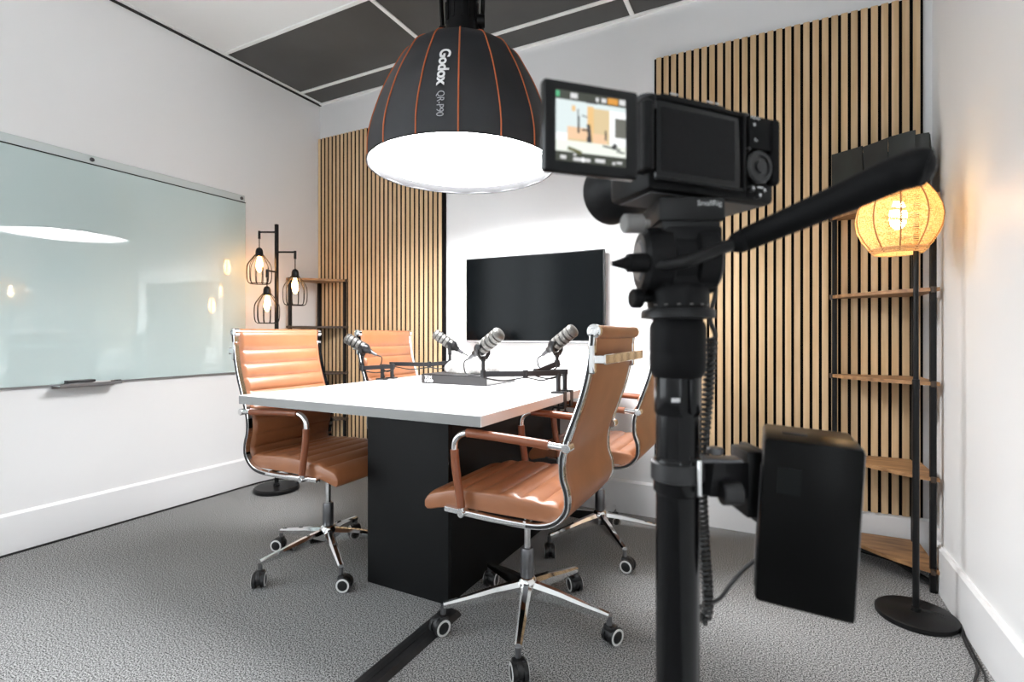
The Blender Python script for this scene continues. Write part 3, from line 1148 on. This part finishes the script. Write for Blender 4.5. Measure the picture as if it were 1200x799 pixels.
dome_text('Godox', .062, 'ink_white', .372, .190, -.018, .0018)
dome_text('QR-P90', .042, 'outline', .165, .058, -.012, -.0003)
hd = MB()
hd.lathe([(.066, .560), (.080, .565), (.080, .66), (.074, .675), (.074, .80), (.078, .805), (.078, .93), (.060, .94)], 40)
for k in range(12):
    a = 2 * PI * k / 12
    hd.box((.0755, 0, .73), (.006, .012, .10), T=Matrix.Rotation(a, 4, 'Z'))
hd.build('lamp_head', 'black_metal', sb)
va = V((math.cos(YAW), math.sin(YAW), 0))
yk = MB()
for sg in (-1, 1):
    yk.sweep([va * sg * .092 + V((0, 0, .645)), va * sg * .100 + V((0, 0, .80)), va * sg * .095 + V((0, 0, .980))], [(-.012, -.004), (.012, -.004), (.012, .004), (-.012, .004)])
    yk.cyl(va * sg * .070 + V((0, 0, .655 if sg < 0 else .695)), va * sg * .108 + V((0, 0, .655 if sg < 0 else .695)), .018 if sg < 0 else .030, n=18, bev=.003)
yk.sweep([va * -.100 + V((0, 0, .980)), va * .100 + V((0, 0, .980))], [(-.012, -.004), (.012, -.004), (.012, .004), (-.012, .004)])
yk.cyl((0, 0, .965), (0, 0, 1.035), .020, n=16)
yk.build('yoke_bracket', 'black_metal', sb)
MB().lathe([(.06, 1.040), (.065, 1.032), (.03, 1.025), (.02, 1.0)], 24).build('ceiling_plate', 'black_metal', sb)

# ================================================================== CABLE COVER ON FLOOR
cc = [(-.046, 0), (.046, 0), (.030, .013), (-.012, .015), (-.030, .013)]
co_ = MB()
co_.loft([[V((a, 0, b)) for a, b in cc], [V((a, 2.9, b)) for a, b in cc]])
co_.sweep([(.004, 0, .0145), (.004, 2.9, .0145)], [(-.002, -.002), (.002, -.002), (.002, .001), (-.002, .001)])
co_ = co_.build('cable_cover', 'cable_cover', smooth=False)
co_.location = (-1.065, -1.30, 0)
tag(co_, 'black rubber cable cover strip running across the carpet', 'cable cover')

# ================================================================== TRIPOD POLE WITH FLUID HEAD
# local frame: x to the right of the view, y away from the viewer
def local(R, D):
    return V((-math.sin(YAW) * D + math.cos(YAW) * R, math.cos(YAW) * D + math.sin(YAW) * R, 0))


R0, D0 = .1455, .45
foot = local(R0, D0)
tp = thing('camera_tripod', 'black pole tripod with a fluid pan head under the camera', 'tripod', foot, YAW)


def L(px, py, D):
    """view offsets in pixels at depth D -> tripod-local point"""
    return V(((px - 600) / 600 * D - R0, D - D0, 1.0316 - (py - 392.75) / 600 * D))


MB().lathe([(.0185, .10), (.0185, .972)], 32).build('tube', 'gloss_black', tp)
for k in range(3):
    a = 2 * PI * k / 3 + .5
    lgm = MB()
    lgm.tube([(.02 * math.cos(a), .02 * math.sin(a), .12), (.20 * math.cos(a), .20 * math.sin(a), .02)], .010, 10)
    lgm.cyl((.20 * math.cos(a), .20 * math.sin(a), 0), (.20 * math.cos(a), .20 * math.sin(a), .022), .016, n=14)
    lgm.build('foot', 'black_metal', tp)
MB().lathe([(.030, .09), (.030, .14), (.0205, .16)], 24).build('foot_hub', 'black_metal', tp)
MB().lathe([(.0186, .893), (.0208, .896), (.0208, .923), (.0186, .926)], 32).build('collar', 'gloss_black', tp)
cl = MB()
cl.lathe([(.0186, .962), (.0198, .965), (.0198, .995), (.0186, .998)], 32)
cl.box((.006, -.0200, .980), (.006, .004, .030), bev=.0015)
cl.build('lock_clip', 'gloss_black', tp)
MB().box((-.008, -.0200, .977), (.007, .001, .0035)).build('clip_mark', 'grey_mark', tp, smooth=False)
MB().lathe([(.0205, .995), (.0238, 1.001), (.0240, 1.014), (.0236, 1.016), (.0240, 1.018), (.0240, 1.038), (.0225, 1.043), (.0215, 1.043), (.0215, 1.047)], 36).build('grip_sleeve', 'black_soft', tp)
MB().lathe([(.022, 1.0455), (.0315, 1.0465), (.0315, 1.0525), (.0300, 1.0545), (.0255, 1.0550)], 40).build('flange', 'black_metal', tp)
MB().lathe([(.0255, 1.054), (.0262, 1.058), (.0262, 1.071), (.0245, 1.074)], 36).build('pan_base', 'cam_black', tp)
for k in range(16):
    a = 2 * PI * k / 16 + .12
    if math.sin(a) < -.3:
        MB().box((.0263 * math.cos(a), .0263 * math.sin(a), 1.0575), (.0022, .003, .0010), T=None).build('pan_mark', 'mid_grey', tp, smooth=False)
kn = MB()
kn.cyl((-.026, -.004, 1.064), (-.034, -.006, 1.064), .004, n=12)
kn.cyl((-.033, -.006, 1.0635), (-.0425, -.008, 1.0635), .0086, n=18, bev=.0015)
kn.build('pan_lock_knob', 'black_soft', tp)
# tilt head
hb = MB()
hb.lathe([(.024, -.034), (.029, -.030), (.029, -.010), (.025, -.008), (.025, .010), (.029, .012), (.029, .028), (.024, .032)], 36, 0, (0, 0, 1.0965), (1, 0, 0))
hb.box((.004, .002, 1.082), (.052, .044, .022), bev=.005)
hb.box((.008, .004, 1.112), (.050, .046, .026), bev=.004)
hb.build('fluid_head', 'cam_black', tp)
MB().lathe([(.0, -.036), (.016, -.036), (.019, -.033)], 28, 0, (0, -.002, 1.0965), (1, 0, 0)).build('tilt_cap', 'dark_grey', tp)
MB().lathe([(.0011, 0), (0, .0006)], 8, 0, (.004, -.0215, 1.106), (0, -1, 0)).build('level_dot', 'ink_white', tp)
tl = MB()
tl.cyl(L(757, 308, .43), L(735, 308, .425), .0085, .0080, n=10, bev=.001)
tl.cyl(L(736, 308, .425), L(718, 309, .42), .0062, .0022, n=10)
tl.build('tilt_lever', 'black_soft', tp)
# clamp plate under the camera
cp = MB()
cp.box((.006, .010, 1.138), (.056, .060, .020), bev=.002)
cp.box((.006, .010, 1.125), (.050, .056, .010), bev=.002)
cp.build('plate_clamp', 'black_metal', tp)
cp = MB()
cp.cyl(L(752, 262, .43), L(731, 262, .425), .0080, n=18, bev=.0012)
cp.cyl(L(760, 262, .432), L(750, 262, .43), .004, n=12)
cp.build('plate_knob', 'mid_grey', tp)
lettering('SmallRig', .0062, 'grey_mark', tp, frame_at((.010, -.0202, 1.1405), (1, 0, 0), (0, 0, 1)), extrude=.0001)
# pan handle
ph = MB()
ph.tube(catmull([L(752, 312, .432), L(775, 311, .425), L(805, 306, .418), L(835, 295, .423), L(872, 281, .428)], 6), .0052, 14)
ph.build('handle_rod', 'black_metal', tp)
gp = [L(856, 287, .427), L(866, 283.5, .426), L(884, 276, .42), L(985, 233, .352), L(1050, 204.5, .319), L(1078, 196, .304), L(1090, 195.5, .300), L(1096, 195.5, .298)]
ph = MB()
ph.tube(catmull(gp, 6), .0113, 18, scales=[s for s in [.50, .58, .65, .70, .75, .79, .82, .83, .84, .85, .86, .87] + [.88 + .12 * i / 11 for i in range(12)] + [1, 1.01, 1.02, 1.02, 1.02, 1.01] + [1.0, .99, .96, .92, .86, .78] + [.72, .65, .57, .48, .36, .22, .10]][:len(catmull(gp, 6))])
ph.build('handle_grip', 'black_soft', tp)

# ================================================================== VIDEO CAMERA
# back face from (R .113, D .419) to (R .2444, D .473)
cx, cyy = .113, .419
ang = math.atan2(.473 - .419, .2444 - .113)
cb = thing('video_camera', 'black mirrorless video camera with its screen flipped out', 'camera', local(cx, cyy) + V((0, 0, 1.1525)), YAW + ang)
BW, BH_, BD = .142, .080, .058
body = MB()
body.box((BW / 2, BD / 2 + .002, BH_ / 2), (BW, BD, BH_), bev=.005)
body.lathe([(.0, 0), (.016, 0), (.0185, .006), (.0185, BH_ - .012), (.015, BH_ - .004), (0, BH_ - .004)], 24, 0, (BW - .016, BD + .004, .002))
body.box((BW / 2 - .020, .02, BH_ + .001), (.070, .03, .004), bev=.0015)
body.build('body', 'cam_black', cb)
MB().box((BW / 2, BD / 2 + .003, -.0004), (BW - .016, BD - .012, .001)).build('underside_plate', 'cam_grey', cb, smooth=False)
bz = MB()
bz.box((.0495, -.0008, .0405), (.092, .006, .066), bev=.002)
bz.build('screen_recess', 'gloss_black', cb)
MB().box((.0475, -.0040, .0400), (.078, .001, .052)).build('recess_floor', 'cam_black', cb, smooth=False)
rl_ = MB()
rl_.box((.0495, -.0035, .0735), (.094, .004, .003), bev=.001)
rl_.box((.0495, -.0035, .0070), (.094, .004, .003), bev=.001)
rl_.box((.0975, -.0035, .040), (.003, .004, .068), bev=.001)
rl_.build('recess_lip', 'cam_black', cb)
th_ = MB()
th_.box((.118, -.002, .060), (.030, .006, .030), bev=.002)
th_.box((.134, -.003, .045), (.010, .010, .060), bev=.004)
th_.build('thumb_rest', 'black_soft', cb)
wh = MB()
wh.lathe([(.0145, 0), (.0150, .003), (.0135, .005), (.010, .005), (.0095, .0035), (.0060, .0035), (.0055, .0055), (0, .006)], 32, 0, (.1165, -.001, .030), (0, -1, 0))
wh.build('control_wheel', 'rubber', cb)
for (x, z, r) in ((.109, .0665, .0032), (.1105, .0525, .003), (.108, .010, .003), (.1215, .0095, .003), (.116, .0045, .0028), (.104, .0445, .002)):
    MB().lathe([(r, 0), (r, .003), (r - .0008, .004), (0, .004)], 14, 0, (x, -.001, z), (0, -1, 0)).build('button', 'rubber', cb)
for (x, z, w_, h_) in ((.1165, .0485, .0055, .0014), (.1165, .0115, .0065, .0014), (.1045, .030, .0012, .006), (.1285, .030, .0012, .007)):
    MB().box((x, -.0046, z), (w_, .0004, h_)).build('print_mark', 'grey_mark', cb, smooth=False)
lettering('MENU', .0040, 'grey_mark', cb, frame_at((.1045, -.0054, .0712), (1, 0, 0), (0, 0, 1)), extrude=.0001)
lettering('Fn', .0042, 'grey_mark', cb, frame_at((.1085, -.0056, .0515), (1, 0, 0), (0, 0, 1)), extrude=.0001)
for (x, z) in ((.1080, .0100), (.1215, .0095), (.1160, .0045), (.109, .0665)):
    MB().box((x, -.0053, z), (.0022, .0004, .0024)).build('print_mark', 'grey_mark', cb, smooth=False)
for (x, w_) in ((.022, .008), (.060, .007), (.068, .004)):
    MB().box((x, -.0030, .0790), (w_, .0006, .0012)).build('print_mark', 'grey_mark', cb, smooth=False)
# dials on top
tpd = MB()
tpd.cyl((.118, .022, BH_ - .002), (.118, .022, BH_ + .006), .010, n=20, bev=.001)
tpd.cyl((.010, .018, BH_ - .002), (.010, .018, BH_ + .003), .010, n=20, bev=.001)
tpd.build('top_dials', 'rubber', cb)
# lens
ln = MB()
lx, lz = BW * .44, .040
ln.lathe([(.030, 0), (.033, .004), (.033, .030), (.031, .032), (.031, .060), (.034, .064), (.0345, .098), (.030, .098), (.028, .070), (0, .068)], 40, 0, (lx, BD, lz), (0, 1, 0))
ln.build('lens', 'cam_black', cb)
# hinge
hg = MB()
hg.cyl((-.006, -.004, .012), (-.006, -.004, .068), .005, n=14, bev=.001)
hg.box((-.004, .004, .040), (.012, .016, .054), bev=.002)
hg.build('screen_hinge', 'cam_black', cb)
# flip-out screen
import_inv = (Matrix.Translation(cb.location) @ Matrix.Rotation(YAW + ang, 4, 'Z')).inverted()
pL = import_inv @ (local(.0222, .360) + V((0, 0, 1.148)))
pR = import_inv @ (local(.0945, .383) + V((0, 0, 1.148)))
ux = (pR - pL)
SWd, SHt = ux.length, .0655
ux.normalize()
uz = V((0, 0, 1))
TS = frame_at(pL, ux, uz)      # local x along the screen, y up, z towards viewer
lc = MB()
lc.box((SWd / 2, SHt / 2, -.004), (SWd, SHt, .009), T=TS, bev=.0025)
lc = lc.build('flip_screen', 'gloss_black', cb)
mats = [screen('lcd_bar', (.030, .034, .022)), screen('lcd_wall', (.62, .70, .70)), screen('lcd_wood', (.72, .46, .19)), screen('lcd_tv', (.12, .12, .10)),
        screen('lcd_table', (.74, .78, .70)), screen('lcd_chair', (.75, .50, .31)), screen('lcd_dark', (.03, .03, .03)), screen('lcd_icon', (.62, .62, .62)),
        screen('lcd_orange', (.62, .27, .03)), screen('lcd_green', (.08, .42, .20)), screen('lcd_olive', (.10, .10, .03)), screen('lcd_white', (.86, .88, .88)), screen('lcd_wood2', (.62, .48, .27))]
q = MB()
x0, x1, y0, y1 = .009, SWd - .011, .0075, SHt - .0075
lay = [0]


def rect(u0, v0, u1, v1, mi, rot=0.0):
    lay[0] += 1
    z = .0006 + lay[0] * .000012
    P_ = [(u0, v0), (u1, v0), (u1, v1), (u0, v1)]
    cu, cv_ = (u0 + u1) / 2, (v0 + v1) / 2
    pts = []
    for (u, v) in P_:
        du, dv = (u - cu) * (x1 - x0), (v - cv_) * (y1 - y0)
        c, s_ = math.cos(rot), math.sin(rot)
        pts.append(V((x0 + cu * (x1 - x0) + du * c - dv * s_, y0 + cv_ * (y1 - y0) + du * s_ + dv * c, z)))
    q.add(pts, [[0, 1, 2, 3]], mi, TS)


rect(0, 0, 1, 1, 0)
rect(0, .14, 1, .87, 1)
rect(0, .14, .44, .40, 11)
rect(.44, .28, .76, .80, 12)
rect(.44, .34, .53, .82, 2)
rect(.76, .30, 1, .80, 11)
rect(.84, .42, 1, .70, 3)
rect(.16, .30, .50, .50, 5)
rect(.52, .30, .72, .44, 5)
rect(.17, .30, .46, .33, 12)
rect(0.0, .14, 1, .30, 4)
rect(.30, .42, .33, .66, 6)
rect(.30, .56, .315, .76, 6)
rect(.36, .46, .44, .485, 6)
rect(.36, .66, .44, .675, 6, -.2)
rect(.44, .33, .49, .56, 6, .1)
rect(.43, .30, .50, .38, 6)
rect(.69, .36, .715, .50, 6)
rect(.66, .25, .92, .275, 6, -.10)
rect(.80, .24, .86, .33, 6, -.7)
rect(.86, .20, .98, .225, 6, -.1)
rect(.22, .72, .27, .80, 2)
rect(.16, .14, .36, .19, 10, -.25)
rect(.0, .9, .05, .98, 9)
rect(.20, .90, .30, .975, 7)
rect(.42, .86, .58, .90, 6)
rect(.56, .90, .60, .96, 7)
rect(.64, .90, .71, .96, 7)
rect(.73, .89, .88, .98, 8)
rect(.90, .90, .99, .98, 7)
rect(.06, .03, .14, .08, 7)
rect(.24, .02, .48, .065, 7)
rect(.24, .09, .28, .12, 7)
rect(.36, .01, .39, .075, 11)
rect(.55, .03, .69, .08, 7)
rect(.80, .02, .84, .06, 7)
rect(.86, .04, .94, .07, 7)
q.build('display', mats, lc, smooth=False, recalc=False)

# camera cable from head to coil
cab = thing('coiled_cable', 'black coiled power cable hanging down beside the camera pole', 'cable', foot, YAW)
cb1 = MB().tube(catmull([L(838, 318, .46), L(838, 345, .463), L(832, 372, .465), L(838, 392, .468), L(834, 400, .468)], 8), .0022, 8)
cb1.build('straight_lead', 'cable', cab)


def helix(path, r, wire, pitch):
    C = catmull(path, 14)
    out = []
    d = 0.0
    prev = C[0]
    fine = []
    for a, b in zip(C, C[1:]):
        n = max(2, int((b - a).length / (pitch / 9)))
        for i in range(n):
            fine.append(a.lerp(b, i / n))
    side = V((1, 0, 0))
    for i in range(len(fine) - 1):
        t_ = (fine[i + 1] - fine[i])
        d += t_.length
        t_.normalize()
        side = (side - t_ * side.dot(t_)).normalized()
        u = t_.cross(side)
        a = 2 * PI * d / pitch
        out.append(fine[i] + side * r * math.cos(a) + u * r * math.sin(a))
    return MB().tube(out, wire, 6)


helix([L(834, 396, .468), L(832, 430, .47), L(828, 480, .472), L(823, 530, .474), L(822, 560, .474), L(823, 600, .474), L(826, 650, .474), L(829, 690, .474), L(829, 715, .474), L(824, 726, .474), L(817, 722, .474)], .0040, .0018, .0046).build('coil', 'cable', cab)
MB().tube(catmull([L(817, 722, .474), L(818, 712, .49), L(842, 702, .50), L(858, 682, .50), L(876, 663, .49), L(892, 652, .48)], 8), .0020, 8).build('straight_lead', 'cable', cab)

# battery pack and its clamp
bt = thing('battery_pack', 'black battery pack clamped to the camera pole', 'battery', local(.2485, .4218) + V((0, 0, .800)), YAW - math.radians(25.8))
TT = Matrix.Translation((0, 0, .142)) @ Matrix.Rotation(math.radians(3.0), 4, 'Y') @ Matrix.Translation((0, 0, -.142))
bb_ = MB()
bb_.box((0, .042, .071), (.074, .083, .142), T=TT, bev=.004)
bb_.build('case', 'battery', bt)
MB().box((-.012, .040, .1424), (.020, .016, .0012), T=TT, bev=.0005).build('button_plate', 'rubber', bt)
MB().box((-.016, -.0004, .108), (.018, .0008, .022), T=TT).build('label_plate', 'bat_label', bt, smooth=False)
MB().box((-.0372, .050, .060), (.0015, .060, .110), T=TT).build('contact_plate', 'dark_grey', bt, smooth=False)

bc = thing('battery_clamp', 'black clamp bracket joining pole and battery pack', 'clamp', foot, YAW)
k_ = MB()
k_.lathe([(.0208, .905), (.0228, .906), (.0228, .921), (.0208, .922)], 28)
a_ = L(822, 556, .45)
b_ = L(866, 560, .474)
k_.sweep([a_, b_], [(-.012, -.016), (.012, -.016), (.012, .016), (-.012, .016)])
k_.cyl(L(845, 578, .44), L(868, 578, .44), .010, n=14, bev=.001)
k_.build('bracket', 'rubber', bc)
k_ = MB()
p_ = L(874, 562, .480)
k_.box(p_, (.014, .036, .060), bev=.002)
k_.box(p_ + V((.010, .004, -.004)), (.008, .050, .068), bev=.002)
k_.build('mount_plate', 'black_metal', bc)
k_ = MB()
k_.box(L(842, 538, .448), (.036, .018, .003), bev=.001)
k_.cyl(L(838, 532, .45), L(838, 524, .45), .007, n=14, bev=.001)
k_.build('top_lever', 'dark_grey', bc)
MB().box(L(819, 560, .428), (.004, .004, .030), bev=.001).build('tension_screw', 'chrome', bc)
